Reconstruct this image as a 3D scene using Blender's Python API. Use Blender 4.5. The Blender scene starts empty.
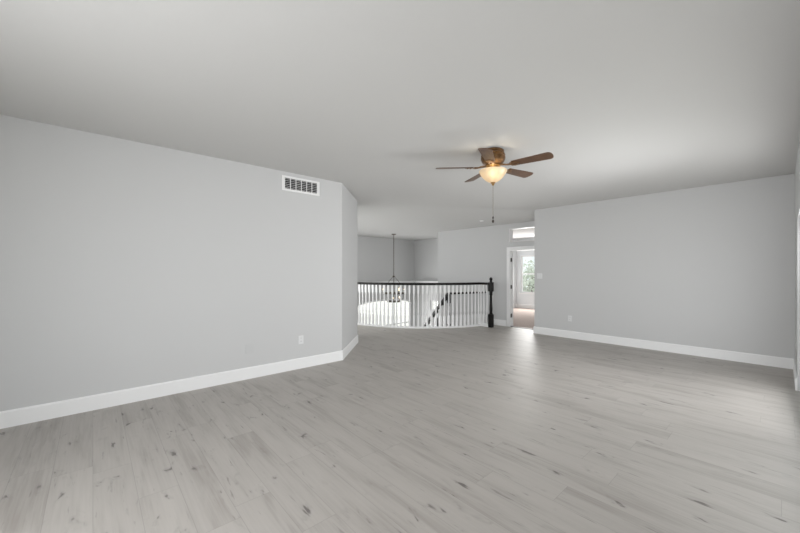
import bpy, bmesh, math, random
from mathutils import Vector, Matrix
random.seed(7)
S = 1.37                       # eye height in metres; plan dimensions below are in eye heights
SC = bpy.context.scene
COL = SC.collection
PI = math.pi

# ------------------------------------------------------------------ camera
cam_d = bpy.data.cameras.new('camera')
cam_d.sensor_width = 36.0
cam_d.lens = 343.0 / 800.0 * 36.0
cam_d.shift_y = 5.0 / 800.0
cam_d.clip_start = 0.01
cam = bpy.data.objects.new('camera', cam_d)
COL.objects.link(cam)
cam.location = (0, 0, S)
cam.rotation_euler = (PI / 2, 0, -math.atan2(0.667, 0.745))
SC.camera = cam

# ------------------------------------------------------------------ world, exposure, daylight
SC.view_settings.view_transform = 'Standard'
SC.view_settings.look = 'None'
SC.view_settings.exposure = 0.04
SC.view_settings.gamma = 1.0
SC.view_settings.use_curve_mapping = False
SC.cycles.use_denoising = True
SC.cycles.max_bounces = 14
SC.cycles.diffuse_bounces = 10
SC.cycles.transparent_max_bounces = 16
SC.cycles.sample_clamp_indirect = 6.0
SC.cycles.caustics_reflective = False
SC.cycles.caustics_refractive = False

world = bpy.data.worlds.new('overcast_sky')
SC.world = world
world.use_nodes = True
bg = world.node_tree.nodes['Background']
bg.inputs['Color'].default_value = (0.93, 0.97, 1.0, 1)
bg.inputs['Strength'].default_value = 1.05


def area(name, loc, target, sx, sy, watts, color=(1, 1, 1), spread=180):
    d = bpy.data.lights.new(name, 'AREA')
    d.shape = 'RECTANGLE'
    d.size = sx * S
    d.size_y = sy * S
    d.energy = watts
    d.color = color
    d.spread = math.radians(spread)
    o = bpy.data.objects.new(name, d)
    COL.objects.link(o)
    o.location = Vector(loc) * S
    o.rotation_euler = (Vector(target) - Vector(loc)).to_track_quat('-Z', 'Y').to_euler()
    return o


# daylight through the windows, and two added fills for corner wall and hall
area('fill_corner_wall', (3.75, -0.11, 0.95), (2.6, 3.5, 1.1), 1.1, 0.85, 28, (0.985, 0.985, 1.0), 105)  # added second lamp in the door opening, aimed to brighten the corner wall
area('daylight_patio_slider', (3.72, -0.115, 0.74), (3.6, 3.0, 0.95), 1.2, 1.2, 27, (0.985, 0.985, 1.0))
area('daylight_patio_sash', (2.3, -0.15, 0.74), (2.3, 3.0, 0.95), 1.2, 1.2, 9, (0.985, 0.985, 1.0))
area('fill_hall', (2.80, 5.45, 0.92), (5.4, 5.1, 0.95), 1.8, 1.1, 27, (1, 1, 1), 160)  # added lamp at a made-up window, evens out the hall
area('daylight_window_behind', (-1.262, 0.95, 0.97), (3.0, 1.3, 0.42), 0.9, 1.15, 82, (0.985, 0.985, 1.0), 150)
area('daylight_window_rear', (-1.262, 2.3, 0.97), (3.0, 1.8, 0.8), 0.9, 1.15, 4, (0.985, 0.985, 1.0), 95)
area('daylight_bedroom', (8.66, 4.28, 0.93), (5.0, 4.0, 0.8), 1.0, 1.0, 75, (1, 0.99, 0.97))
area('daylight_foyer_arch', (5.5, 6.86, -0.4), (4.9, 3.0, -0.2), 1.3, 1.1, 62, (1, 1, 1))

sun_d = bpy.data.lights.new('sun', 'SUN'); sun_d.energy = 3.0; sun_d.angle = math.radians(1.0); sun_d.color = (1.0, 0.97, 0.92)
sun = bpy.data.objects.new('sun', sun_d); COL.objects.link(sun)
sun.rotation_euler = Vector((-0.42, -0.10, -0.90)).to_track_quat('-Z', 'Y').to_euler()

# ------------------------------------------------------------------ helpers
def V(x, y, z):
    return Vector((x * S, y * S, z * S))


def tag(o, label=None, cat=None, group=None, kind=None):
    if label: o['label'] = label
    if cat: o['category'] = cat
    if group: o['group'] = group
    if kind: o['kind'] = kind
    return o


def empty(name, loc, label, cat, rz=0.0, group=None):
    o = bpy.data.objects.new(name, None)
    COL.objects.link(o)
    o.empty_display_size = 0.05
    o.location = loc
    o.rotation_euler = (0, 0, rz)
    return tag(o, label, cat, group)


class MB:
    """collects shapes into one mesh object"""
    def __init__(self):
        self.bm = bmesh.new()

    def box(self, a, b):
        x0, x1 = sorted((a[0], b[0])); y0, y1 = sorted((a[1], b[1])); z0, z1 = sorted((a[2], b[2]))
        v = [self.bm.verts.new(p) for p in ((x0, y0, z0), (x1, y0, z0), (x1, y1, z0), (x0, y1, z0),
                                            (x0, y0, z1), (x1, y0, z1), (x1, y1, z1), (x0, y1, z1))]
        for f in ((0, 3, 2, 1), (4, 5, 6, 7), (0, 1, 5, 4), (1, 2, 6, 5), (2, 3, 7, 6), (3, 0, 4, 7)):
            self.bm.faces.new([v[i] for i in f])
        return self

    def prism(self, pts, d):
        """closed planar outline (3D points) pushed along the vector d"""
        d = Vector(d)
        a = [self.bm.verts.new(Vector(p)) for p in pts]
        b = [self.bm.verts.new(Vector(p) + d) for p in pts]
        n = len(pts)
        self.bm.faces.new(a[::-1]); self.bm.faces.new(b)
        for i in range(n):
            self.bm.faces.new((a[i], a[(i + 1) % n], b[(i + 1) % n], b[i]))
        return self

    def lathe(self, prof, o=(0, 0, 0), seg=32, axis='Z', cap=True):
        """profile of (radius, height) turned about a vertical axis through o"""
        o = Vector(o)
        rings = []
        for r, z in prof:
            if r < 1e-6:
                rings.append([self.bm.verts.new(o + Vector((0, 0, z)))])
            else:
                rings.append([self.bm.verts.new(o + Vector((r * math.cos(2 * PI * k / seg), r * math.sin(2 * PI * k / seg), z)))
                              for k in range(seg)])
        for A, B in zip(rings, rings[1:]):
            for k in range(seg):
                q = [A[k % len(A)], A[(k + 1) % len(A)], B[(k + 1) % len(B)], B[k % len(B)]]
                u = []
                for v in q:
                    if v not in u: u.append(v)
                if len(u) > 2: self.bm.faces.new(u)
        if cap:
            for R, rev in ((rings[0], True), (rings[-1], False)):
                if len(R) > 2: self.bm.faces.new(R[::-1] if rev else R)
        return self

    def sweep(self, path, prof, closed=False, up=Vector((0, 0, 1)), cap=True):
        """a closed profile of (side, up) swept along a path"""
        path = [Vector(p) for p in path]
        n = len(path)
        rings = []
        for i, p in enumerate(path):
            if closed: t = path[(i + 1) % n] - path[i - 1]
            else: t = path[min(i + 1, n - 1)] - path[max(i - 1, 0)]
            t.normalize()
            u0 = up if abs(t.dot(up)) < 0.98 else Vector((1, 0, 0))
            side = t.cross(u0).normalized()
            uu = side.cross(t).normalized()
            rings.append([self.bm.verts.new(p + side * a + uu * b) for a, b in prof])
        m = len(prof)
        for i in range(n if closed else n - 1):
            A, B = rings[i], rings[(i + 1) % n]
            for k in range(m):
                self.bm.faces.new((A[k], A[(k + 1) % m], B[(k + 1) % m], B[k]))
        if not closed and cap:
            self.bm.faces.new(rings[0][::-1]); self.bm.faces.new(rings[-1])
        return self

    def tube(self, path, r, seg=10, closed=False):
        return self.sweep(path, [(r * math.cos(2 * PI * k / seg), r * math.sin(2 * PI * k / seg)) for k in range(seg)], closed)

    def build(self, name, mat, parent=None, smooth=False, bevel=0.0, angle=35):
        bm = self.bm
        bmesh.ops.recalc_face_normals(bm, faces=bm.faces[:])
        if bevel:
            es = [e for e in bm.edges if len(e.link_faces) == 2 and e.calc_face_angle(0) > math.radians(50)]
            bmesh.ops.bevel(bm, geom=es, offset=bevel, segments=2, affect='EDGES', profile=0.6)
        if smooth:
            for f in bm.faces: f.smooth = True
            for e in bm.edges:
                if len(e.link_faces) == 2 and e.calc_face_angle(0) > math.radians(angle): e.smooth = False
        me = bpy.data.meshes.new(name)
        bm.to_mesh(me); bm.free()
        me.materials.append(mat)
        o = bpy.data.objects.new(name, me)
        COL.objects.link(o)
        if parent: o.parent = parent
        return o


def box(mb, x0, y0, z0, x1, y1, z1):
    return mb.box(V(x0, y0, z0), V(x1, y1, z1))


def foot(mb, pts, z0, z1):
    return mb.prism([V(x, y, z0) for x, y in pts], (0, 0, (z1 - z0) * S))


def struct(name, mb, mat, parent=None, **kw):
    o = mb.build(name, mat, parent, **kw)
    if not parent: o['kind'] = 'structure'
    return o


# ------------------------------------------------------------------ materials
def principled(name, color, rough=0.5, metal=0.0, spec=0.5, bump=None):
    m = bpy.data.materials.new(name)
    m.use_nodes = True
    nt = m.node_tree
    b = nt.nodes['Principled BSDF']
    b.inputs['Base Color'].default_value = (*color, 1)
    b.inputs['Roughness'].default_value = rough
    b.inputs['Metallic'].default_value = metal
    b.inputs['Specular IOR Level'].default_value = spec
    tc = nt.nodes.new('ShaderNodeTexCoord')
    if bump:
        scale, strength, dist = bump
        n = nt.nodes.new('ShaderNodeTexNoise')
        n.inputs['Scale'].default_value = scale
        n.inputs['Detail'].default_value = 3
        nt.links.new(tc.outputs['Object'], n.inputs['Vector'])
        bp = nt.nodes.new('ShaderNodeBump')
        bp.inputs['Strength'].default_value = strength
        bp.inputs['Distance'].default_value = dist
        nt.links.new(n.outputs['Fac'], bp.inputs['Height'])
        nt.links.new(bp.outputs['Normal'], b.inputs['Normal'])
    return m


def mottled(name, c1, c2, scale, rough, metal=0.0, stretch=(1, 1, 1), spec=0.5):
    m = principled(name, c1, rough, metal, spec)
    nt = m.node_tree
    tc = [n for n in nt.nodes if n.type == 'TEX_COORD'][0]
    mp = nt.nodes.new('ShaderNodeMapping'); mp.inputs['Scale'].default_value = stretch
    n = nt.nodes.new('ShaderNodeTexNoise'); n.inputs['Scale'].default_value = scale; n.inputs['Detail'].default_value = 5
    r = nt.nodes.new('ShaderNodeValToRGB')
    r.color_ramp.elements[0].position = 0.32; r.color_ramp.elements[0].color = (*c1, 1)
    r.color_ramp.elements[1].position = 0.68; r.color_ramp.elements[1].color = (*c2, 1)
    nt.links.new(tc.outputs['Object'], mp.inputs['Vector'])
    nt.links.new(mp.outputs[0], n.inputs['Vector'])
    nt.links.new(n.outputs['Fac'], r.inputs['Fac'])
    nt.links.new(r.outputs['Color'], nt.nodes['Principled BSDF'].inputs['Base Color'])
    return m


def emitter(name, color, strength):
    m = bpy.data.materials.new(name); m.use_nodes = True
    nt = m.node_tree; nt.nodes.clear()
    e = nt.nodes.new('ShaderNodeEmission'); o = nt.nodes.new('ShaderNodeOutputMaterial')
    e.inputs['Color'].default_value = (*color, 1); e.inputs['Strength'].default_value = strength
    nt.links.new(e.outputs[0], o.inputs['Surface'])
    return m


def glass(name):
    m = bpy.data.materials.new(name); m.use_nodes = True
    nt = m.node_tree; nt.nodes.clear()
    t = nt.nodes.new('ShaderNodeBsdfTransparent'); t.inputs['Color'].default_value = (0.96, 0.98, 0.97, 1)
    g = nt.nodes.new('ShaderNodeBsdfGlossy'); g.inputs['Roughness'].default_value = 0.02
    x = nt.nodes.new('ShaderNodeMixShader'); x.inputs['Fac'].default_value = 0.06
    o = nt.nodes.new('ShaderNodeOutputMaterial')
    nt.links.new(t.outputs[0], x.inputs[1]); nt.links.new(g.outputs[0], x.inputs[2]); nt.links.new(x.outputs[0], o.inputs['Surface'])
    return m


def planks():
    m = principled('grey_oak_planks', (0.4, 0.39, 0.37), 0.36, 0, 0.45)
    nt = m.node_tree; N = nt.nodes; L = nt.links
    b = N['Principled BSDF']
    tc = [n for n in N if n.type == 'TEX_COORD'][0]
    sep = N.new('ShaderNodeSeparateXYZ'); L.new(tc.outputs['Object'], sep.inputs[0])

    def mth(op, a, c=None, clamp=False):
        n = N.new('ShaderNodeMath'); n.operation = op; n.use_clamp = clamp
        for i, x in enumerate((a, c)):
            if x is None: continue
            if isinstance(x, (int, float)): n.inputs[i].default_value = x
            else: L.new(x, n.inputs[i])
        return n.outputs[0]

    def comb(x, y, z=0.0):
        n = N.new('ShaderNodeCombineXYZ')
        for i, q in enumerate((x, y, z)):
            if isinstance(q, (int, float)): n.inputs[i].default_value = q
            else: L.new(q, n.inputs[i])
        return n.outputs[0]

    def white(v):
        n = N.new('ShaderNodeTexWhiteNoise'); n.noise_dimensions = '3D'; L.new(v, n.inputs['Vector']); return n.outputs['Value']

    def noise(v, detail=4, rough=0.55, dist=0.0):
        n = N.new('ShaderNodeTexNoise'); n.inputs['Scale'].default_value = 1.0; n.inputs['Detail'].default_value = detail
        n.inputs['Roughness'].default_value = rough; n.inputs['Distortion'].default_value = dist
        L.new(v, n.inputs['Vector']); return n.outputs['Fac']

    def ramp(f, stops):
        n = N.new('ShaderNodeMapRange'); n.inputs['From Min'].default_value = stops[0]; n.inputs['From Max'].default_value = stops[1]
        n.inputs['To Min'].default_value = stops[2]; n.inputs['To Max'].default_value = stops[3]; n.interpolation_type = 'SMOOTHSTEP'
        L.new(f, n.inputs['Value']); return n.outputs[0]

    W, LEN = 0.205, 1.35
    x, y = sep.outputs['X'], sep.outputs['Y']
    u = mth('DIVIDE', x, W); row = mth('FLOOR', u); fu = mth('FRACT', u)
    off = white(comb(row, 3.7))
    v = mth('ADD', mth('DIVIDE', y, LEN), mth('MULTIPLY', off, 5.0)); col = mth('FLOOR', v); fv = mth('FRACT', v)
    pid = white(comb(row, col, 1.3)); pid2 = white(comb(row, col, 8.1))
    ox = mth('MULTIPLY', pid, 37.0); oy = mth('MULTIPLY', pid2, 53.0)
    fine = noise(comb(mth('ADD', mth('MULTIPLY', x, 60), ox), mth('ADD', mth('MULTIPLY', y, 2.2), oy)), 5, 0.6)
    wide = noise(comb(mth('ADD', mth('MULTIPLY', x, 8.5), oy), mth('ADD', mth('MULTIPLY', y, 1.1), ox)), 3, 0.5, 0.6)
    knot = noise(comb(mth('ADD', mth('MULTIPLY', x, 11), ox), mth('ADD', mth('MULTIPLY', y, 4.2), oy)), 3, 0.6, 0.4)
    streak = noise(comb(mth('ADD', mth('MULTIPLY', x, 30), oy), mth('ADD', mth('MULTIPLY', y, 3.0), ox)), 3, 0.6, 0.3)
    t = mth('ADD', mth('MULTIPLY', pid, 0.26), mth('ADD', mth('MULTIPLY', ramp(wide, (0.36, 0.72, 0, 1)), 0.46), mth('MULTIPLY', ramp(fine, (0.3, 0.7, 0, 1)), 0.22)))
    cr = N.new('ShaderNodeValToRGB')
    e = cr.color_ramp.elements
    e[0].position = 0.05; e[0].color = (0.44, 0.415, 0.388, 1)
    e[1].position = 0.95; e[1].color = (0.305, 0.280, 0.257, 1)
    q = e.new(0.45); q.color = (0.405, 0.381, 0.356, 1)
    L.new(t, cr.inputs['Fac'])
    halo = ramp(knot, (0.58, 0.72, 0, 0.20))
    dark = mth('MAXIMUM', mth('MAXIMUM', ramp(knot, (0.645, 0.73, 0, 0.75)), halo), ramp(streak, (0.63, 0.77, 0, 0.5)))
    mx = N.new('ShaderNodeMix'); mx.data_type = 'RGBA'
    L.new(dark, mx.inputs['Factor']); L.new(cr.outputs['Color'], mx.inputs['A']); mx.inputs['B'].default_value = (0.07, 0.062, 0.056, 1)
    du = mth('MINIMUM', fu, mth('SUBTRACT', 1.0, fu)); dv = mth('MULTIPLY', mth('MINIMUM', fv, mth('SUBTRACT', 1.0, fv)), LEN / W)
    seam = ramp(mth('MINIMUM', du, dv), (0.003, 0.012, 0.28, 0))
    mx2 = N.new('ShaderNodeMix'); mx2.data_type = 'RGBA'
    L.new(seam, mx2.inputs['Factor']); L.new(mx.outputs['Result'], mx2.inputs['A']); mx2.inputs['B'].default_value = (0.12, 0.11, 0.1, 1)
    L.new(mx2.outputs['Result'], b.inputs['Base Color'])
    L.new(ramp(fine, (0.2, 0.8, 0.40, 0.52)), b.inputs['Roughness'])
    bp = N.new('ShaderNodeBump'); bp.inputs['Strength'].default_value = 0.25; bp.inputs['Distance'].default_value = 0.0012
    L.new(mth('SUBTRACT', mth('MULTIPLY', fine, 0.4), seam), bp.inputs['Height']); L.new(bp.outputs['Normal'], b.inputs['Normal'])
    return m


M = {}
M['wall'] = principled('light_grey_wall_paint', (0.60, 0.603, 0.605), 0.85, 0, 0.2, (260, 0.10, 0.002))
M['ceiling'] = principled('ceiling_paint', (0.61, 0.608, 0.60), 0.9, 0, 0.15, (160, 0.22, 0.003))
M['white'] = principled('white_trim_paint', (0.86, 0.863, 0.865), 0.4, 0, 0.4, (40, 0.03, 0.001))
M['bed_wall'] = principled('pale_bedroom_paint', (0.765, 0.785, 0.80), 0.85, 0, 0.2, (260, 0.1, 0.002))
M['floor'] = planks()
M['carpet'] = mottled('beige_carpet', (0.36, 0.30, 0.27), (0.46, 0.39, 0.36), 90, 0.95, spec=0.1)
M['black'] = mottled('black_stained_wood', (0.006, 0.005, 0.005), (0.010, 0.009, 0.008), 30, 0.38, stretch=(1, 1, 0.2), spec=0.2)
M['glass'] = glass('window_glass')
M['bronze'] = mottled('antique_bronze', (0.15, 0.08, 0.036), (0.28, 0.16, 0.075), 25, 0.33, 0.85)
M['brass'] = mottled('aged_brass', (0.42, 0.25, 0.10), (0.55, 0.35, 0.15), 30, 0.3, 0.9)
M['blade'] = mottled('walnut_blade', (0.075, 0.038, 0.020), (0.155, 0.083, 0.047), 9, 0.38, stretch=(1.2, 14, 1))
M['chain'] = mottled('chain_metal', (0.25, 0.2, 0.14), (0.36, 0.29, 0.2), 200, 0.35, 0.9)
M['fob'] = mottled('dark_fob', (0.02, 0.014, 0.01), (0.04, 0.026, 0.018), 50, 0.4)
M['iron'] = mottled('dark_bronze_iron', (0.10, 0.085, 0.07), (0.16, 0.135, 0.11), 40, 0.4, 0.7)
M['candle'] = principled('ivory_candle_sleeve', (0.75, 0.71, 0.62), 0.5, 0, 0.4, (80, 0.03, 0.001))
M['bulb'] = emitter('lit_candle_bulb', (1.0, 0.80, 0.55), 3.0)
M['void'] = principled('duct_shade', (0.05, 0.05, 0.05), 0.8, 0, 0.2, (30, 0.1, 0.002))  # painted shade for the unlit duct
M['slot'] = principled('outlet_slot', (0.08, 0.08, 0.08), 0.5, 0, 0.3, (30, 0.05, 0.001))
M['plate'] = principled('white_plastic', (0.74, 0.745, 0.75), 0.35, 0, 0.5, (60, 0.02, 0.001))
M['painted'] = principled('painted_over_plate', (0.585, 0.588, 0.59), 0.7, 0, 0.25, (200, 0.08, 0.001))
M['hinge'] = principled('dark_hinge_metal', (0.10, 0.095, 0.09), 0.4, 0.8, 0.5, (60, 0.05, 0.001))
M['ground'] = mottled('pale_ground', (0.62, 0.60, 0.56), (0.75, 0.73, 0.70), 0.6, 0.9)
M['leaf'] = mottled('overexposed_leaves', (0.52, 0.58, 0.48), (0.70, 0.74, 0.67), 3, 0.6)  # leaf colours lightened to paint in the overexposed daylight
M['bark'] = mottled('tree_bark', (0.12, 0.09, 0.07), (0.2, 0.16, 0.12), 6, 0.9, stretch=(1, 1, 0.2))

# translucent alabaster bowl of the fan lamp
def bowl_mat():
    m = bpy.data.materials.new('alabaster_glass'); m.use_nodes = True
    nt = m.node_tree; nt.nodes.clear()
    tc = nt.nodes.new('ShaderNodeTexCoord')
    n = nt.nodes.new('ShaderNodeTexNoise'); n.inputs['Scale'].default_value = 14; n.inputs['Detail'].default_value = 3
    r = nt.nodes.new('ShaderNodeValToRGB')
    r.color_ramp.elements[0].color = (0.88, 0.75, 0.56, 1); r.color_ramp.elements[1].color = (0.96, 0.90, 0.78, 1)
    t = nt.nodes.new('ShaderNodeBsdfTranslucent'); d = nt.nodes.new('ShaderNodeBsdfDiffuse')
    g = nt.nodes.new('ShaderNodeBsdfGlossy'); g.inputs['Roughness'].default_value = 0.2
    e = nt.nodes.new('ShaderNodeEmission'); e.inputs['Strength'].default_value = 0.05
    x = nt.nodes.new('ShaderNodeMixShader'); x.inputs['Fac'].default_value = 0.3
    y = nt.nodes.new('ShaderNodeMixShader'); y.inputs['Fac'].default_value = 0.05
    a = nt.nodes.new('ShaderNodeAddShader'); o = nt.nodes.new('ShaderNodeOutputMaterial')
    L = nt.links.new
    L(tc.outputs['Object'], n.inputs['Vector']); L(n.outputs['Fac'], r.inputs['Fac'])
    L(r.outputs[0], t.inputs[0]); L(r.outputs[0], d.inputs[0]); L(r.outputs[0], e.inputs[0])
    L(t.outputs[0], x.inputs[1]); L(d.outputs[0], x.inputs[2]); L(x.outputs[0], y.inputs[1]); L(g.outputs[0], y.inputs[2])
    L(y.outputs[0], a.inputs[0]); L(e.outputs[0], a.inputs[1]); L(a.outputs[0], o.inputs['Surface'])
    return m
M['bowl'] = bowl_mat()

# ------------------------------------------------------------------ structure
LOW = -2.25           # storey below
TOP = 2.06            # walls end above the ceiling skin
CX, CY, CR = 5.70, 5.70, 2.0          # the round stairwell


def arc(a0, a1, n, r=CR):
    return [(CX + r * math.cos(math.radians(a0 + (a1 - a0) * i / n)), CY + r * math.sin(math.radians(a0 + (a1 - a0) * i / n))) for i in range(n + 1)]


def sstep(t):
    t = max(0.0, min(1.0, t)); return t * t * (3 - 2 * t)


def ceil_z(x, y):
    if y < 2.692: return 2.0
    w = min(2.4, 0.29 + (y - 2.692) * 1.8)
    sx = sstep((x - (5.63 - w)) / w)
    sy = sstep((y - 4.1) / 2.0)
    return 2.0 - 0.135 * (1 - (1 - sx) * (1 - sy))


floor_pts = [(-1.35, -0.22), (5.66, -0.22), (5.66, 3.70)] + arc(268, 142.8, 48) + [(3.9, 6.98), (2.72, 6.98), (2.72, 4.04), (2.08, 3.4), (-1.35, 3.4)]
struct('floor', foot(MB(), floor_pts, -0.2, 0.0), M['floor'])
struct('floor_bedroom', box(MB(), 5.66, 1.4, -0.2, 8.85, 5.0, 0.004), M['carpet'])
struct('floor_foyer', box(MB(), 2.6, 3.3, LOW - 0.1, 6.82, 7.01, LOW), M['floor'])

# ceiling skin
bm = MB(); g = 0.05
nx, ny = int(8.2 / g), int(7.25 / g)
gv = {}
def gvert(i, j):
    if (i, j) not in gv:
        x, y = -1.35 + i * g, -0.2 + j * g
        gv[(i, j)] = bm.bm.verts.new(V(x, y, ceil_z(x, y)))
    return gv[(i, j)]
for i in range(nx):
    for j in range(ny):
        x, y = -1.35 + (i + .5) * g, -0.2 + (j + .5) * g
        if x > 5.40 and y < 2.68: continue
        if x > 5.68 and y < 5.0: continue
        bm.bm.faces.new((gvert(i, j), gvert(i, j + 1), gvert(i + 1, j + 1), gvert(i + 1, j)))
for f in bm.bm.faces: f.smooth = True
me = bpy.data.meshes.new('ceiling'); bm.bm.to_mesh(me); bm.bm.free(); me.materials.append(M['ceiling'])
ceil = bpy.data.objects.new('ceiling', me); COL.objects.link(ceil); ceil['kind'] = 'structure'
sm = ceil.modifiers.new('thickness', 'SOLIDIFY'); sm.thickness = 0.1; sm.offset = -1
struct('ceiling_bedroom', box(MB(), 5.70, 1.4, 1.90, 8.85, 5.0, 2.0), M['ceiling'])

# walls of the big room
struct('wall_left', foot(MB(), [(-1.35, 3.325), (2.097, 3.325), (2.056, 3.425), (-1.35, 3.425)], 0, TOP), M['wall'])
struct('wall_corner', foot(MB(), [(2.097, 3.325), (2.787, 4.015), (2.687, 4.056), (2.056, 3.425)], 0, TOP), M['wall'])
m = MB()
foot(m, [(2.787, 4.015), (2.787, 4.5), (2.687, 4.5), (2.687, 4.056)], 0, TOP); box(m, 2.687, 6.4, 0, 2.787, 6.91, TOP)
box(m, 2.687, 4.5, 0, 2.787, 6.4, 0.3); box(m, 2.687, 4.5, 1.6, 2.787, 6.4, TOP)
struct('wall_hall', m, M['wall'])
struct('wall_right', box(MB(), 5.34, -0.18, 0, 5.63, 2.692, TOP), M['wall'])

# wall on the camera's side with the sliding patio door
PD0, PD1, PDT = 1.50, 4.40, 1.45
m = MB()
box(m, -1.35, -0.22, 0, PD0, -0.08, TOP); box(m, PD1, -0.22, 0, 5.34, -0.08, TOP); box(m, PD0, -0.22, PDT, PD1, -0.08, TOP)
struct('wall_patio', m, M['wall'])
# wall behind with two windows
m = MB()
WB = [(0.45, 1.45), (1.8, 2.8)]
ys = [-0.08, WB[0][0], WB[0][1], WB[1][0], WB[1][1], 3.325]
for a, b in ((0, 1), (2, 3), (4, 5)): box(m, -1.35, ys[a], 0, -1.25, ys[b], TOP)
for a, b in WB: box(m, -1.35, a, 0, -1.25, b, 0.35); box(m, -1.35, a, 1.6, -1.25, b, TOP)
struct('wall_behind', m, M['wall'])

# wall with the bedroom doorway and the opening above it
DY0, DY1, DT = 2.75, 3.31, 1.39
TB, TT = 1.533, 1.77
m = MB()
box(m, 5.63, 2.6, 0, 5.73, DY0, TOP)
box(m, 5.63, DY1, LOW, 5.73, 5.04, TOP)
box(m, 5.63, DY0, DT, 5.73, DY1, TB); box(m, 5.63, DY0, TT, 5.73, DY1, TOP)
struct('wall_bedroom_side', m, M['wall'])
struct('wall_recess', box(MB(), 5.73, 4.97, LOW, 6.72, 5.04, TOP), M['wall'])
# stairwell walls
WY0, WY1, WZ0, WZ1 = 6.02, 6.30, -0.02, 0.233
m = MB()
box(m, 6.72, 4.97, LOW, 6.82, WY0, TOP); box(m, 6.72, WY1, LOW, 6.82, 7.01, TOP)
box(m, 6.72, WY0, LOW, 6.82, WY1, WZ0); box(m, 6.72, WY0, WZ1, 6.82, WY1, TOP)
struct('wall_stairwell', m, M['wall'])
AX, AW, AS, AT, AB = 5.72, 0.92, 0.13, 0.285, -1.1
m = MB()
box(m, 2.687, 6.91, LOW, AX - AW, 7.01, TOP); box(m, AX + AW, 6.91, LOW, 6.72, 7.01, TOP)
box(m, AX - AW, 6.91, LOW, AX + AW, 7.01, AB)
arch = [(AX + AW * math.cos(PI * k / 24), AS + (AT - AS) * math.sin(PI * k / 24)) for k in range(25)]   # right to left
m.prism([V(x, 6.91, z) for x, z in arch] + [V(AX - AW, 6.91, TOP), V(AX + AW, 6.91, TOP)], (0, 0.1 * S, 0))
struct('wall_back', m, M['wall'])
struct('wall_foyer_left', box(MB(), 2.6, 3.3, LOW, 2.7, 7.01, -0.2), M['wall'])
struct('wall_foyer_front', box(MB(), 2.7, 3.3, LOW, 5.63, 3.4, -0.2), M['wall'])
# bedroom
m = MB()
BW0, BW1, BZ0, BZ1 = 3.72, 4.81, 0.415, 1.437
box(m, 8.75, 1.4, 0, 8.85, BW0, 1.95); box(m, 8.75, BW1, 0, 8.85, 5.04, 1.95)
box(m, 8.75, BW0, 0, 8.85, BW1, BZ0); box(m, 8.75, BW0, BZ1, 8.85, BW1, 1.95)
struct('wall_bedroom_back', m, M['bed_wall'])
struct('wall_bedroom_left', box(MB(), 5.73, 4.93, 0, 8.75, 4.97, 1.95), M['bed_wall'])
struct('wall_bedroom_left.001', box(MB(), 6.82, 4.97, 0, 8.75, 5.04, 1.95), M['bed_wall'])
struct('wall_bedroom_right', box(MB(), 5.63, 1.4, 0, 8.75, 1.5, 1.95), M['bed_wall'])
struct('wall_bedroom_front', box(MB(), 5.63, 1.5, 0, 5.73, 2.6, 1.95), M['bed_wall'])

# baseboards: height .108 with an eased top edge
BH, BT = 0.108, 0.012
def baseboard(name, pts):
    """pts: plan polyline, room on the left of the walking direction"""
    m = MB()
    prof = [(0, 0), (-BT * S, 0), (-BT * S, (BH - 0.010) * S), (-BT * 0.55 * S, BH * S), (0, BH * S)]
    P = [Vector((x, y)) for x, y in pts]
    rings = []
    for i, p in enumerate(P):
        if i == 0: d = (P[1] - P[0]).normalized(); nrm = Vector((-d.y, d.x)); k = 1
        elif i == len(P) - 1: d = (P[-1] - P[-2]).normalized(); nrm = Vector((-d.y, d.x)); k = 1
        else:
            d0 = (P[i] - P[i - 1]).normalized(); d1 = (P[i + 1] - P[i]).normalized()
            n0 = Vector((-d0.y, d0.x)); n1 = Vector((-d1.y, d1.x)); nrm = (n0 + n1).normalized(); k = 1 / nrm.dot(n0)
        rings.append([m.bm.verts.new((p.x * S - nrm.x * a * k, p.y * S - nrm.y * a * k, z)) for a, z in prof])
    for A, B in zip(rings, rings[1:]):
        for q in range(5): m.bm.faces.new((A[q], A[(q + 1) % 5], B[(q + 1) % 5], B[q]))
    m.bm.faces.new(rings[0]); m.bm.faces.new(rings[-1][::-1])
    return struct(name, m, M['white'])
baseboard('baseboard_left', [(2.787, 6.9), (2.787, 4.015), (2.097, 3.325), (-1.25, 3.325)])
baseboard('baseboard_right', [(PD1, -0.08), (5.34, -0.08), (5.34, 2.692), (5.63, 2.692), (5.63, 2.697)])
baseboard('baseboard_hall', [(5.63, DY1 + 0.065), (5.63, 3.70)])
baseboard('baseboard_behind', [(-1.25, 3.325), (-1.25, -0.08), (PD0, -0.08)])
baseboard('baseboard_bedroom', [(8.75, 1.5), (8.75, 4.93), (5.73, 4.93), (5.73, DY1 + 0.07)])

# ledge round the stairwell walls, a little below eye level
m = MB()
box(m, 2.787, 6.80, 0.705, 6.72, 6.91, 0.745); box(m, 6.61, 5.04, 0.705, 6.72, 6.80, 0.745)
box(m, 2.787, 6.885, 0.68, 6.72, 6.91, 0.705); box(m, 6.695, 5.04, 0.68, 6.72, 6.885, 0.705)
struct('trim_1', m, M['white'])
# white fascia of the round floor edge
m = MB()
m.sweep([V(x, y, -0.1) for x, y in arc(268, 143, 60, CR - 0.008)], [(-0.008 * S, -0.1 * S), (0.008 * S, -0.1 * S), (0.008 * S, 0.1 * S), (-0.008 * S, 0.1 * S)])
struct('trim_2', m, M['white'])
# white lining of the opening above the bedroom door, its lit look painted in
m = MB()
t = 0.006
box(m, 5.625, DY0, TB, 5.735, DY1, TB + t); box(m, 5.625, DY0, TT - t, 5.735, DY1, TT)
box(m, 5.625, DY0, TB, 5.735, DY0 + t, TT); box(m, 5.625, DY1 - t, TB, 5.735, DY1, TT)
struct('lit_reveal', m, M['white'])

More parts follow.
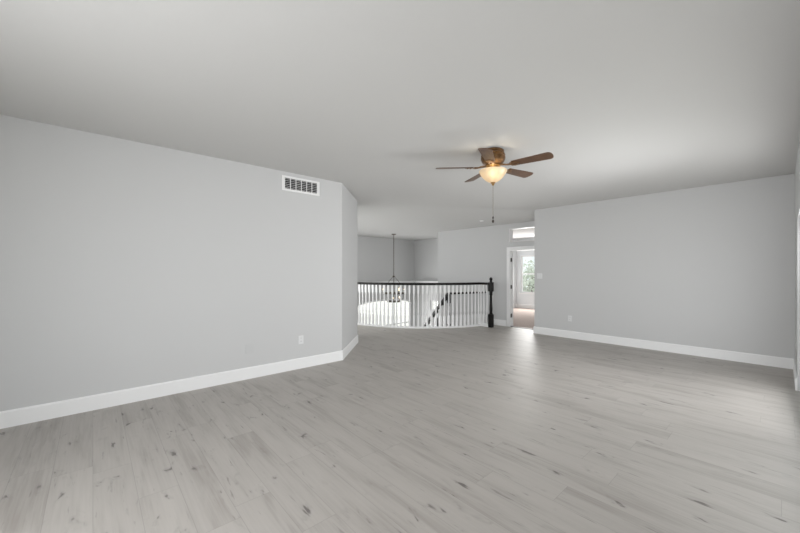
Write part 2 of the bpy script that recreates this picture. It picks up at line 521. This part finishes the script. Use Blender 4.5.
# door_1: cased doorway to the bedroom (frame, casings, hinges)
m = MB()
box(m, 5.628, DY1 - 0.014, 0, 5.735, DY1, DT); box(m, 5.628, DY0, 0, 5.735, DY0 + 0.014, DT); box(m, 5.628, DY0, DT - 0.014, 5.735, DY1, DT)
box(m, 5.69, DY1 - 0.022, 0, 5.72, DY1 - 0.014, DT - 0.014); box(m, 5.69, DY0 + 0.014, 0, 5.72, DY0 + 0.022, DT - 0.014)
d1 = struct('door_1', m, M['white'])
m = MB()
for fx0, fx1 in ((5.617, 5.63), (5.73, 5.743)):
    box(m, fx0, DY1 - 0.006, 0, fx1, DY1 + 0.052, DT + 0.05); box(m, fx0, DY0 - 0.052, 0, fx1, DY0 + 0.006, DT + 0.05)
    box(m, fx0, DY0 + 0.006, DT - 0.006, fx1, DY1 - 0.006, DT + 0.05)
m.build('door_casing', M['white'], d1, bevel=0.004)
for hz in (1.21, 0.72, 0.20):
    m = MB(); box(m, 5.64, DY1 - 0.020, hz - 0.034, 5.682, DY1 - 0.013, hz + 0.034)
    m.lathe([(0.006, -0.047), (0.006, 0.047)], V(5.64, DY1 - 0.02, hz), 12)
    m.build('hinge', M['hinge'], d1)
m = MB(); box(m, 5.645, DY0, 0.0, 5.675, DY1, 0.008)
m.build('threshold', M['hinge'], d1)

# windows
def window(name, axis, at, a0, a1, z0, z1, depth, rails, muntins, fw=0.035):
    """frame in a wall opening; axis 'x': the wall runs along x"""
    def bx(m, p0, p1, q0, q1, o0, o1):
        if axis == 'x': box(m, p0, at + o0, q0, p1, at + o1, q1)
        else: box(m, at + o0, p0, q0, at + o1, p1, q1)
    m = MB(); d0, d1_ = 0.035 * depth, 0.075 * depth
    bx(m, a0, a0 + fw, z0, z1, d0, d1_); bx(m, a1 - fw, a1, z0, z1, d0, d1_)
    bx(m, a0 + fw, a1 - fw, z0, z0 + fw, d0, d1_); bx(m, a0 + fw, a1 - fw, z1 - fw, z1, d0, d1_)
    for r in rails: bx(m, a0 + fw, a1 - fw, r - 0.015, r + 0.015, d0, d1_)
    for c in muntins: bx(m, c - 0.008, c + 0.008, z0 + fw, z1 - fw, d0 * 1.2, d1_ * 0.9)
    w = struct(name, m, M['white'])
    p = MB(); bx(p, a0 + fw * .8, a1 - fw * .8, z0 + fw * .8, z1 - fw * .8, 0.052 * depth, 0.056 * depth)
    p.build('window_pane', M['glass'], w)
    return w, bx
w, bx = window('window_1', 'y', 8.75, BW0, BW1, BZ0, BZ1, 1, [0.934], [])
m = MB(); bx(m, BW0 - 0.03, BW1 + 0.03, BZ0 - 0.03, BZ0, -0.03, 0.05); m.build('window_sill', M['white'], w, bevel=0.003)
window('window_2', 'y', 6.72, WY0, WY1, WZ0, WZ1, 1, [], [(WY0 + WY1) / 2 - 0.04, (WY0 + WY1) / 2 + 0.05], fw=0.022)
for i, (a, b) in enumerate(WB):
    w, bx = window('window_%d' % (3 + i), 'y', -1.25, a, b, 0.35, 1.6, -1, [0.97], [])
    m = MB(); bx(m, a - 0.03, b + 0.03, 0.32, 0.35, 0.03, -0.05); m.build('window_sill', M['white'], w, bevel=0.003)
window('window_6', 'y', 2.787, 4.5, 6.4, 0.3, 1.6, -1, [0.95], [5.45])  # invented window, out of view, put in to light the hall
# arched window
m = MB()
of = [(x, z) for x, z in arch] + [(AX - AW, AB), (AX + AW, AB)]
inn = [(AX + (AW - 0.05) * math.cos(PI * k / 24), AS + (AT - AS - 0.05) * math.sin(PI * k / 24)) for k in range(25)] + [(AX - AW + 0.05, AB + 0.05), (AX + AW - 0.05, AB + 0.05)]
for i in range(len(of)):
    j = (i + 1) % len(of)
    m.prism([V(of[i][0], 6.945, of[i][1]), V(of[j][0], 6.945, of[j][1]), V(inn[j][0], 6.945, inn[j][1]), V(inn[i][0], 6.945, inn[i][1])], (0, 0.04 * S, 0))
for c in (AX - 0.3, AX + 0.3): box(m, c - 0.012, 6.95, AB + 0.04, c + 0.012, 6.98, AT - 0.06)
box(m, AX - AW + 0.04, 6.95, -0.42, AX + AW - 0.04, 6.98, -0.395)
w5 = struct('window_5', m, M['white'])
MB().prism([V(x, 6.962, z) for x, z in inn], (0, 0.005 * S, 0)).build('window_pane', M['glass'], w5)
# sliding patio door
m = MB()
box(m, PD0, -0.215, 0, PD0 + 0.04, -0.135, PDT); box(m, PD1 - 0.04, -0.215, 0, PD1, -0.135, PDT)
box(m, PD0 + 0.04, -0.215, PDT - 0.04, PD1 - 0.04, -0.135, PDT); box(m, PD0 + 0.04, -0.215, 0, PD1 - 0.04, -0.135, 0.025)
d2 = struct('door_2', m, M['white'])
m = MB()
for a, b, yy in ((PD0 + 0.04, 3.0, -0.19), (2.93, PD1 - 0.04, -0.16)):
    box(m, a, yy - 0.012, 0.025, a + 0.05, yy + 0.012, PDT - 0.04); box(m, b - 0.05, yy - 0.012, 0.025, b, yy + 0.012, PDT - 0.04)
    box(m, a + 0.05, yy - 0.012, 0.025, b - 0.05, yy + 0.012, 0.08); box(m, a + 0.05, yy - 0.012, PDT - 0.09, b - 0.05, yy + 0.012, PDT - 0.04)
m.build('sash', M['white'], d2)
m = MB()
for a, b, yy in ((PD0 + 0.08, 2.96, -0.19), (2.97, PD1 - 0.08, -0.16)): box(m, a, yy - 0.002, 0.075, b, yy + 0.002, PDT - 0.085)
m.build('glass_pane', M['glass'], d2)

# ground outside and the tree seen through the bedroom window
struct('ground', box(MB(), -45, -45, LOW - 0.3, 60, 60, LOW - 0.11), M['ground'])
tr = empty('tree', V(15.2, 7.7, LOW - 0.11), 'leafy green tree, paled as if overexposed, outside the bedroom window', 'tree')
m = MB()
m.tube([Vector((0, 0, 0)), Vector((0.05, 0, 1.0)), Vector((0.0, 0.06, 2.1)), Vector((0.05, 0.05, 3.4)), Vector((0, 0, 4.4))], 0.13, 10)
for k in range(7):
    a = k * 2.4; z0 = 1.9 + 0.3 * k
    m.tube([Vector((0.02, 0.04, z0)), Vector((0.5 * math.cos(a), 0.5 * math.sin(a), z0 + 0.4)), Vector((1.0 * math.cos(a), 1.0 * math.sin(a), z0 + 0.65))], 0.04, 7)
m.build('trunk', M['bark'], tr, smooth=True)
m = MB()
for k in range(1700):
    d = Vector((random.gauss(0, 1), random.gauss(0, 1), random.gauss(0, 1))).normalized()
    r = random.random() ** 0.4
    p = Vector((0, 0, 3.55)) + Vector((d.x * 1.55, d.y * 1.55, d.z * 1.6)) * r * (1 + 0.15 * math.sin(5 * d.x + 3 * d.z))
    ax = Vector((random.gauss(0, 1), random.gauss(0, 1), random.gauss(0, 1))).normalized()
    bx_ = ax.cross(Vector((0.3, 0.5, 0.8))).normalized()
    q = 0.11 + 0.06 * random.random()
    m.bm.faces.new([m.bm.verts.new(c) for c in (p - ax * q, p + bx_ * q * .5, p + ax * q, p - bx_ * q * .5)])
m.build('foliage', M['leaf'], tr)

# ------------------------------------------------------------------ staircase going down in the well
LZ = -0.24
sd = Vector((0.264, 0.965)); sn = Vector((-0.965, 0.264))
m = MB()
foot(m, [(4.5, 4.16), (4.75, 3.98), (5.05, 3.83), (5.4, 3.75), (5.62, 3.73), (5.62, 4.30), (4.44, 4.30)], LZ - 0.1, LZ)
s0 = Vector((5.09, 4.30))
for k in range(11):
    a = s0 + sd * (0.19 * k); b = s0 + sd * (0.19 * (k + 1) + 0.02)
    z1 = LZ - 0.137 * (k + 1)
    foot(m, [tuple(a), tuple(b), tuple(b + sn * 0.66), tuple(a + sn * 0.66)], z1 - 0.16, z1)
struct('staircase', m, M['carpet'])
st = empty('stair_railing', V(5.105, 4.29, LZ), 'black stair handrail with posts going down inside the stairwell', 'railing')
def rel(x, y, z): return V(x, y, z) - V(5.105, 4.29, LZ)
def rail_prof(w, h):
    w *= S; h *= S
    return [(-w * .5, -h * .2), (-w * .36, -h * .5), (w * .36, -h * .5), (w * .5, -h * .2), (w * .46, h * .25), (w * .25, h * .5), (-w * .25, h * .5), (-w * .46, h * .25)]
MB().sweep([rel(5.12, 4.275, 0.578), rel(5.36, 4.05, 0.592), rel(5.625, 3.80, 0.608)], rail_prof(0.045, 0.04)).build('handrail', M['black'], st)
MB().sweep([rel(5.11, 4.31, 0.56), rel(5.23, 4.71, 0.21), rel(5.34, 5.15, -0.17), rel(5.49, 5.70, -0.64)], rail_prof(0.05, 0.085)).build('handrail', M['black'], st)
def newel(px, py, z0, z1, w, name='newel_post', parent=st, base=None, relf=rel):
    m = MB(); h = z1 - z0
    o = relf(px, py, z0)
    def sq(za, zb, ww):
        m.box(o + Vector((-ww * S / 2, -ww * S / 2, za * S)), o + Vector((ww * S / 2, ww * S / 2, zb * S)))
    sq(0, h * 0.26, w); sq(h * 0.72, h * 0.90, w)
    r = w * S * 0.46
    m.lathe([(r * .95, h * .26 * S), (r * 1.02, h * .275 * S), (r * .8, h * .29 * S), (r * .92, h * .36 * S), (r * .72, h * .55 * S), (r * .66, h * .64 * S), (r * .95, h * .66 * S), (r * .8, h * .68 * S), (r * .95, h * .72 * S)], o, 20)
    m.lathe([(r * .7, h * .90 * S), (r * .95, h * .91 * S), (r * .55, h * .925 * S), (r * .75, h * .945 * S), (r * .88, h * .965 * S), (r * .75, h * .985 * S), (r * .3, h * 1.0 * S), (0, h * 1.003 * S)], o, 20)
    return m.build(name, M['black'], parent, smooth=True, angle=30)
newel(5.105, 4.29, LZ, 0.64, 0.05)
newel(6.26, 5.80, -1.3, -0.12, 0.06)
newel(6.36, 5.71, -1.3, -0.145, 0.045)
for k in range(1, 8):
    a = k / 8; p = Vector((5.11, 4.31)).lerp(Vector((5.34, 5.15)), a); zt = 0.56 + (-0.17 - 0.56) * a
    m = MB(); c = rel(p.x, p.y, 0); wv = 0.010 * S
    m.box((c.x - wv, c.y - wv, rel(0, 0, zt - 0.80).z), (c.x + wv, c.y + wv, rel(0, 0, zt - 0.03).z))
    m.build('baluster', M['white'], st)

# ------------------------------------------------------------------ balcony railing round the well
NX, NY = 5.316, 3.494
ra = empty('balcony_railing', V(NX, NY, 0), 'curved white baluster railing with black handrail and black newel post', 'railing')
def rr(x, y, z): return V(x, y, z) - V(NX, NY, 0)
AEND = 259.5
track = arc(150, AEND, 72)
ex, ey = track[-1]
leg_pts = [(ex + (NX - ex) * q, ey + (NY - ey) * q) for q in (0.25, 0.6, 0.85)]
full = track[:-1] + [(ex - 0.01, ey - 0.004)] + leg_pts
RT = 0.80
MB().sweep([rr(x, y, RT - 0.021) for x, y in full + [(NX, NY + 0.02)]], rail_prof(0.05, 0.042)).build('handrail', M['black'], ra, smooth=True)
m = MB(); q = 0.035 * S
m.sweep([rr(x, y, 0.0) for x, y in track], [(-q, 0), (q, 0), (q, 0.022 * S), (q * .8, 0.028 * S), (-q * .8, 0.028 * S), (-q, 0.022 * S)])
m.sweep([rr(ex, ey + 0.03, 0.0), rr(NX + 0.005, NY + 0.035, 0.0)], [(-q, 0), (q, 0), (q, 0.055 * S), (q * .8, 0.06 * S), (-q * .8, 0.06 * S), (-q, 0.055 * S)])
m.build('shoe_rail', M['white'], ra)
newel(NX, NY, 0, 0.895, 0.072, parent=ra, relf=rr)
def baluster_mesh():
    m = MB(); w = 0.0155 * S
    z0, z1 = 0.024 * S, (RT - 0.038) * S
    m.box((-w, -w, z0), (w, w, z0 + 0.19 * S)); m.box((-w, -w, z1 - 0.14 * S), (w, w, z1))
    m.lathe([(w * .95, z0 + .19 * S), (w * 1.05, z0 + .20 * S), (w * .7, z0 + .215 * S), (w, z0 + .26 * S), (w * .72, z0 + .45 * S), (w * .68, z1 - .17 * S), (w, z1 - .155 * S), (w * .9, z1 - .14 * S)], (0, 0, 0), 10)
    return m
first = None
step = math.degrees(0.078 / CR)
ang = AEND - 1.3
pos = []
while ang > 151:
    pos.append((CX + CR * math.cos(math.radians(ang)), CY + CR * math.sin(math.radians(ang)), math.radians(ang))); ang -= step
for fr in (0.36, 0.66, 0.94): pos.append((NX + (ex - NX) * fr, NY + (ey - NY) * fr, 0.0))
for x, y, a in pos:
    if first is None:
        first = baluster_mesh().build('baluster', M['white'], ra); b = first
    else:
        b = first.copy(); COL.objects.link(b); b.parent = ra
    b.location = rr(x, y, 0); b.rotation_euler = (0, 0, a)

# ------------------------------------------------------------------ ceiling fan
FX, FY = 2.468, 1.602
FZ = 2.0 * S
fan = empty('ceiling_fan', V(FX, FY, 2.0), 'five-blade bronze and walnut ceiling fan with lit amber glass bowl', 'ceiling fan')
MB().lathe([(0.0, 0.0), (0.112, 0.0), (0.120, -0.008), (0.120, -0.024), (0.114, -0.030), (0.116, -0.036), (0.130, -0.044), (0.134, -0.060), (0.128, -0.066), (0.128, -0.071), (0.135, -0.078), (0.135, -0.100), (0.126, -0.118), (0.126, -0.122), (0.118, -0.136), (0.098, -0.152), (0.080, -0.164), (0.0, -0.164)], seg=48, cap=False).build('motor_housing', M['bronze'], fan, smooth=True)
MB().lathe([(0.0, -0.164), (0.078, -0.164), (0.082, -0.172), (0.080, -0.182), (0.064, -0.190), (0.062, -0.206), (0.074, -0.218), (0.056, -0.226), (0.0, -0.226)], seg=40, cap=False).build('light_fitter', M['brass'], fan, smooth=True)
# bowl: open glass shell hung below the fitter
o_ = [(0.150, -0.226), (0.155, -0.231), (0.151, -0.244), (0.139, -0.266), (0.121, -0.292), (0.098, -0.318), (0.072, -0.340), (0.044, -0.356), (0.020, -0.363), (0.0, -0.365)]
i_ = [(max(r - 0.004, 0), z + 0.004) for r, z in o_][::-1]
MB().lathe(o_ + i_[:-1] + [(0.146, -0.224), (0.150, -0.226)], seg=48, cap=False).build('glass_bowl', M['bowl'], fan, smooth=True)
MB().lathe([(0.0, -0.358), (0.026, -0.360), (0.028, -0.367), (0.017, -0.374), (0.013, -0.381), (0.016, -0.387), (0.009, -0.395), (0.0, -0.397)], seg=24, cap=False).build('finial', M['brass'], fan, smooth=True)
bulb_m = emitter('fan_bulb', (1.0, 0.84, 0.62), 3.5)
for k in range(3):
    a = math.radians(213) + k * 2 * PI / 3; c = Vector((0.058 * math.cos(a), 0.058 * math.sin(a), -0.262))
    MB().lathe([(0.0, 0.03), (0.014, 0.03), (0.016, 0.01), (0.022, -0.01), (0.023, -0.022), (0.016, -0.036), (0.0, -0.042)], c, 14, cap=False).build('bulb', bulb_m, fan, smooth=True)
fl = bpy.data.lights.new('fan_lamp', 'POINT'); fl.energy = 2.2; fl.color = (1.0, 0.89, 0.72); fl.shadow_soft_size = 0.02
flo = bpy.data.objects.new('fan_lamp', fl); COL.objects.link(flo); flo.parent = fan; flo.location = (-0.071, -0.046, -0.266)
# pull chain and its two fobs
m = MB(); m.tube([Vector((0.0, 0, -0.394)), Vector((0.0, 0, -0.775))], 0.0022, 6)
for k in range(38): m.lathe([(0, -0.003), (0.003, 0), (0, 0.003)], (0, 0, -0.400 - k * 0.01), 6, cap=False)
pc = m.build('pull_chain', M['chain'], fan)
MB().lathe([(0.0, -0.742), (0.007, -0.747), (0.010, -0.760), (0.006, -0.774), (0.0, -0.776)], seg=14, cap=False).build('fob', M['fob'], pc, smooth=True)
MB().lathe([(0.0, -0.778), (0.008, -0.783), (0.013, -0.798), (0.012, -0.812), (0.0, -0.822)], seg=14, cap=False).build('fob', M['fob'], pc, smooth=True)
# blades
def blade_mesh():
    m = MB(); R0, R1 = 0.225, 0.648
    outl = []
    n = 10
    def half(rr_):
        t_ = (rr_ - R0) / (R1 - R0)
        return 0.052 + 0.020 * t_
    for k in range(n + 1):
        r_ = R0 + (R1 - 0.05 - R0) * k / n; outl.append((r_, -half(r_)))
    hw = half(R1 - 0.05)
    for k in range(1, 12):
        a = -PI / 2 + PI * k / 12; outl.append((R1 - 0.05 + 0.05 * math.cos(a) ** 0.7, hw * math.sin(a)))
    for k in range(n, -1, -1):
        r_ = R0 + (R1 - 0.05 - R0) * k / n; outl.append((r_, half(r_)))
    m.prism([Vector((x, y, -0.003)) for x, y in outl], (0, 0, 0.006))
    bmesh.ops.transform(m.bm, matrix=Matrix.Rotation(math.radians(-12), 4, 'X'), verts=m.bm.verts[:])
    return m
def iron_mesh():
    m = MB()
    for yo in (-0.022, 0.022):
        m.sweep([Vector((0.075, yo * .5, 0.012)), Vector((0.12, yo * 1.1, 0.008)), Vector((0.17, yo * .7, -0.004)), Vector((0.215, yo, -0.006))], [(-0.007, -0.004), (0.007, -0.004), (0.007, 0.004), (-0.007, 0.004)])
    pts = [(0.205, -0.035), (0.25, -0.048), (0.275, -0.03), (0.31, 0.0), (0.275, 0.03), (0.25, 0.048), (0.205, 0.035)]
    k = Matrix.Rotation(math.radians(-12), 4, 'X')
    m.prism([k @ Vector((x, y, -0.009)) for x, y in pts], (0, 0, 0.005))
    for x, y in ((0.25, -0.025), (0.25, 0.025), (0.285, 0)):
        m.lathe([(0.006, -0.014), (0.006, -0.009)], k @ Vector((x, y, 0)), 10)
    return m
b0 = blade_mesh().build('blade', M['blade'], fan); i0 = iron_mesh().build('blade_iron', M['bronze'], b0)
for k in range(5):
    if k == 0: b = b0
    else:
        b = b0.copy(); COL.objects.link(b); b.parent = fan
        i1 = i0.copy(); COL.objects.link(i1); i1.parent = b
    b.location = (0, 0, -0.188); b.rotation_euler = (0, 0, math.radians(62 + 72 * k))

# ------------------------------------------------------------------ chandelier in the well
HX, HY = 5.17, 5.99
cz = ceil_z(HX, HY)
ch = empty('chandelier', V(HX, HY, cz), 'two-tier bronze candle chandelier hanging over the stairwell', 'chandelier')
def hz(z): return (z - cz) * S
MB().lathe([(0.0, 0.0), (0.075, 0.0), (0.075, -0.012), (0.05, -0.028), (0.015, -0.036), (0.0, -0.036)], seg=24, cap=False).build('canopy', M['iron'], ch, smooth=True)
HUB = 0.885
MB().tube([Vector((0, 0, -0.03)), Vector((0, 0, hz(HUB)))], 0.011, 8).build('rod', M['iron'], ch)
MB().lathe([(0.0, hz(HUB) + 0.03), (0.025, hz(HUB) + 0.025), (0.04, hz(HUB)), (0.025, hz(HUB) - 0.025), (0.0, hz(HUB) - 0.03)], seg=16, cap=False).build('hub', M['iron'], ch, smooth=True)
R1_, R2_, Z1_, Z2_ = 0.243 * S, 0.148 * S, 0.50, 0.31
def ring(r, z):
    w_, h_ = 0.008, 0.016
    return MB().sweep([Vector((r * math.cos(2 * PI * k / 40), r * math.sin(2 * PI * k / 40), hz(z))) for k in range(40)], [(-w_, -h_), (w_, -h_), (w_, h_), (-w_, h_)], closed=True)
ring(R1_, Z1_).build('upper_ring', M['iron'], ch); ring(R2_, Z2_).build('lower_ring', M['iron'], ch)
base_a = math.radians(-41.85)
for k in range(4):
    a = base_a + k * PI / 2
    c_, s_ = math.cos(a), math.sin(a)
    pts = [Vector((0.02 * c_, 0.02 * s_, hz(HUB))), Vector((R1_ * .55 * c_, R1_ * .55 * s_, hz(0.74))), Vector((R1_ * c_, R1_ * s_, hz(0.58))), Vector((R1_ * c_, R1_ * s_, hz(Z1_))), Vector((R1_ * .88 * c_, R1_ * .88 * s_, hz(0.38))), Vector((R2_ * c_, R2_ * s_, hz(Z2_)))]
    MB().tube(pts, 0.007, 7).build('arm', M['iron'], ch)
def candle_at(r, z, a, src=[]):
    if not src:
        m = MB(); m.lathe([(0.0, -0.02), (0.012, -0.018), (0.034, -0.004), (0.036, 0.008), (0.016, 0.006), (0.016, 0.006), (0.0, 0.006)], seg=16, cap=False)
        cup = m.build('candle_cup', M['iron'], ch, smooth=True)
        MB().lathe([(0.0, 0.005), (0.014, 0.005), (0.014, 0.07), (0.0, 0.07)], seg=14, cap=False).build('candle_sleeve', M['candle'], cup, smooth=True)
        MB().lathe([(0.0, 0.068), (0.010, 0.070), (0.017, 0.088), (0.013, 0.108), (0.004, 0.13), (0.0, 0.134)], seg=12, cap=False).build('candle_bulb', M['bulb'], cup, smooth=True)
        src.append(cup); o = cup
    else:
        o = src[0].copy(); COL.objects.link(o); o.parent = ch
        for c in src[0].children:
            d = c.copy(); COL.objects.link(d); d.parent = o
    o.location = (r * math.cos(a), r * math.sin(a), hz(z) + 0.03)
for k in range(6): candle_at(R1_, Z1_, base_a + k * PI / 3)
for k in range(3): candle_at(R2_, Z2_, base_a + 0.5 + k * 2 * PI / 3)

# ------------------------------------------------------------------ return air grille on the left wall
vx, vz, vw, vh = 1.605 * S, 1.885 * S, 0.414 * S, 0.15 * S
gr = empty('air_vent', (vx, 3.325 * S, vz), 'white louvred return air grille high on the left wall', 'vent')
b = 0.030 * S; bz = 0.021 * S
m = MB()
for (x0, x1, z0, z1) in ((-vw / 2, vw / 2, vh / 2 - bz, vh / 2), (-vw / 2, vw / 2, -vh / 2, -vh / 2 + bz), (-vw / 2, -vw / 2 + b, -vh / 2 + bz, vh / 2 - bz), (vw / 2 - b, vw / 2, -vh / 2 + bz, vh / 2 - bz)):
    m.box((x0, -0.012, z0), (x1, 0.0, z1))
m.build('frame', M['white'], gr)
iw, ih = vw / 2 - b, vh / 2 - bz
MB().box((-iw, -0.0015, -ih), (iw, -0.0005, ih)).build('duct_shade_sheet', M['void'], gr)  # dark sheet standing in for the shade behind the louvers
for k in range(1, 6):
    x = -iw + 2 * iw * k / 6
    MB().box((x - 0.0045, -0.0105, -ih), (x + 0.0045, -0.003, ih)).build('divider', M['white'], gr)
for k in range(6):
    z = -ih + 2 * ih * (k + 0.5) / 6
    MB().prism([Vector((-iw, -0.0095, z - 0.0035)), Vector((-iw, -0.009, z - 0.0022)), Vector((-iw, -0.002, z + 0.0040)), Vector((-iw, -0.0025, z + 0.0027))], (2 * iw, 0, 0)).build('louver', M['white'], gr)

# ------------------------------------------------------------------ wall plates
def plate(name, loc, rz, w, label, cat, mat=None, kind='outlet'):
    """front of the plate faces local -Y"""
    e_ = empty(name, loc, label, cat, rz)
    h = 0.118
    MB().box((-w / 2, -0.006, -h / 2), (w / 2, 0, h / 2)).build('cover_plate', mat or M['plate'], e_, bevel=0.002)
    if kind == 'outlet':
        for zc in (-0.022, 0.022):
            f = MB().box((-0.017, -0.0085, zc - 0.015), (0.017, -0.006, zc + 0.015)).build('receptacle', M['plate'], e_, bevel=0.0008)
            for xo in (-0.007, 0.006):
                MB().box((xo - 0.0012, -0.0089, zc - 0.004), (xo + 0.0012, -0.0084, zc + 0.008)).build('slot', M['slot'], f)
    elif kind == 'switch':
        for xo in (-0.023, 0.023):
            m = MB(); m.prism([Vector((xo - 0.0165, -0.006, -0.034)), Vector((xo - 0.0165, -0.0075, -0.034)), Vector((xo - 0.0165, -0.0115, 0.034)), Vector((xo - 0.0165, -0.006, 0.034))], (0.033, 0, 0))
            m.build('rocker', M['plate'], e_)
    else:
        for zc in (-0.042, 0.042):
            MB().lathe([(0.0035, -0.0008), (0.003, 0.0008), (0.0, 0.001)], (0, 0, 0), 10, cap=False).build('screw', mat, e_)
            s_ = e_.children[-1]; s_.location = (0, -0.0065, zc); s_.rotation_euler = (PI / 2, 0, 0)
    return e_
plate('wall_outlet', V(1.602, 3.325, 0.295), 0, 0.075, 'white duplex outlet low on the left wall near its corner', 'outlet')
plate('blank_plate', V(1.093, 3.325, 0.279), 0, 0.10, 'blank grey plate painted over, low on the left wall', 'wall plate', M['painted'], 'blank')
plate('wall_outlet', V(5.34, 2.136, 0.294), -PI / 2, 0.075, 'white outlet low on the right wall above its baseboard', 'outlet')
plate('light_switch', V(5.34, 2.605, 0.928), -PI / 2, 0.118, 'white double light switch on right wall beside the doorway', 'light switch', None, 'switch')

# ------------------------------------------------------------------ smoke detector
sx_, sy_ = 5.09, 3.53
sd_ = empty('smoke_detector', V(sx_, sy_, ceil_z(sx_, sy_)), 'small round white smoke detector on the hall ceiling', 'smoke detector')
MB().lathe([(0.0, 0.004), (0.056, 0.004), (0.056, -0.006), (0.0, -0.006)], seg=32, cap=False).build('base', M['plate'], sd_, smooth=True)
MB().lathe([(0.0, -0.006), (0.051, -0.006), (0.049, -0.014), (0.038, -0.020), (0.0, -0.022)], seg=32, cap=False).build('cover', M['white'], sd_, smooth=True)
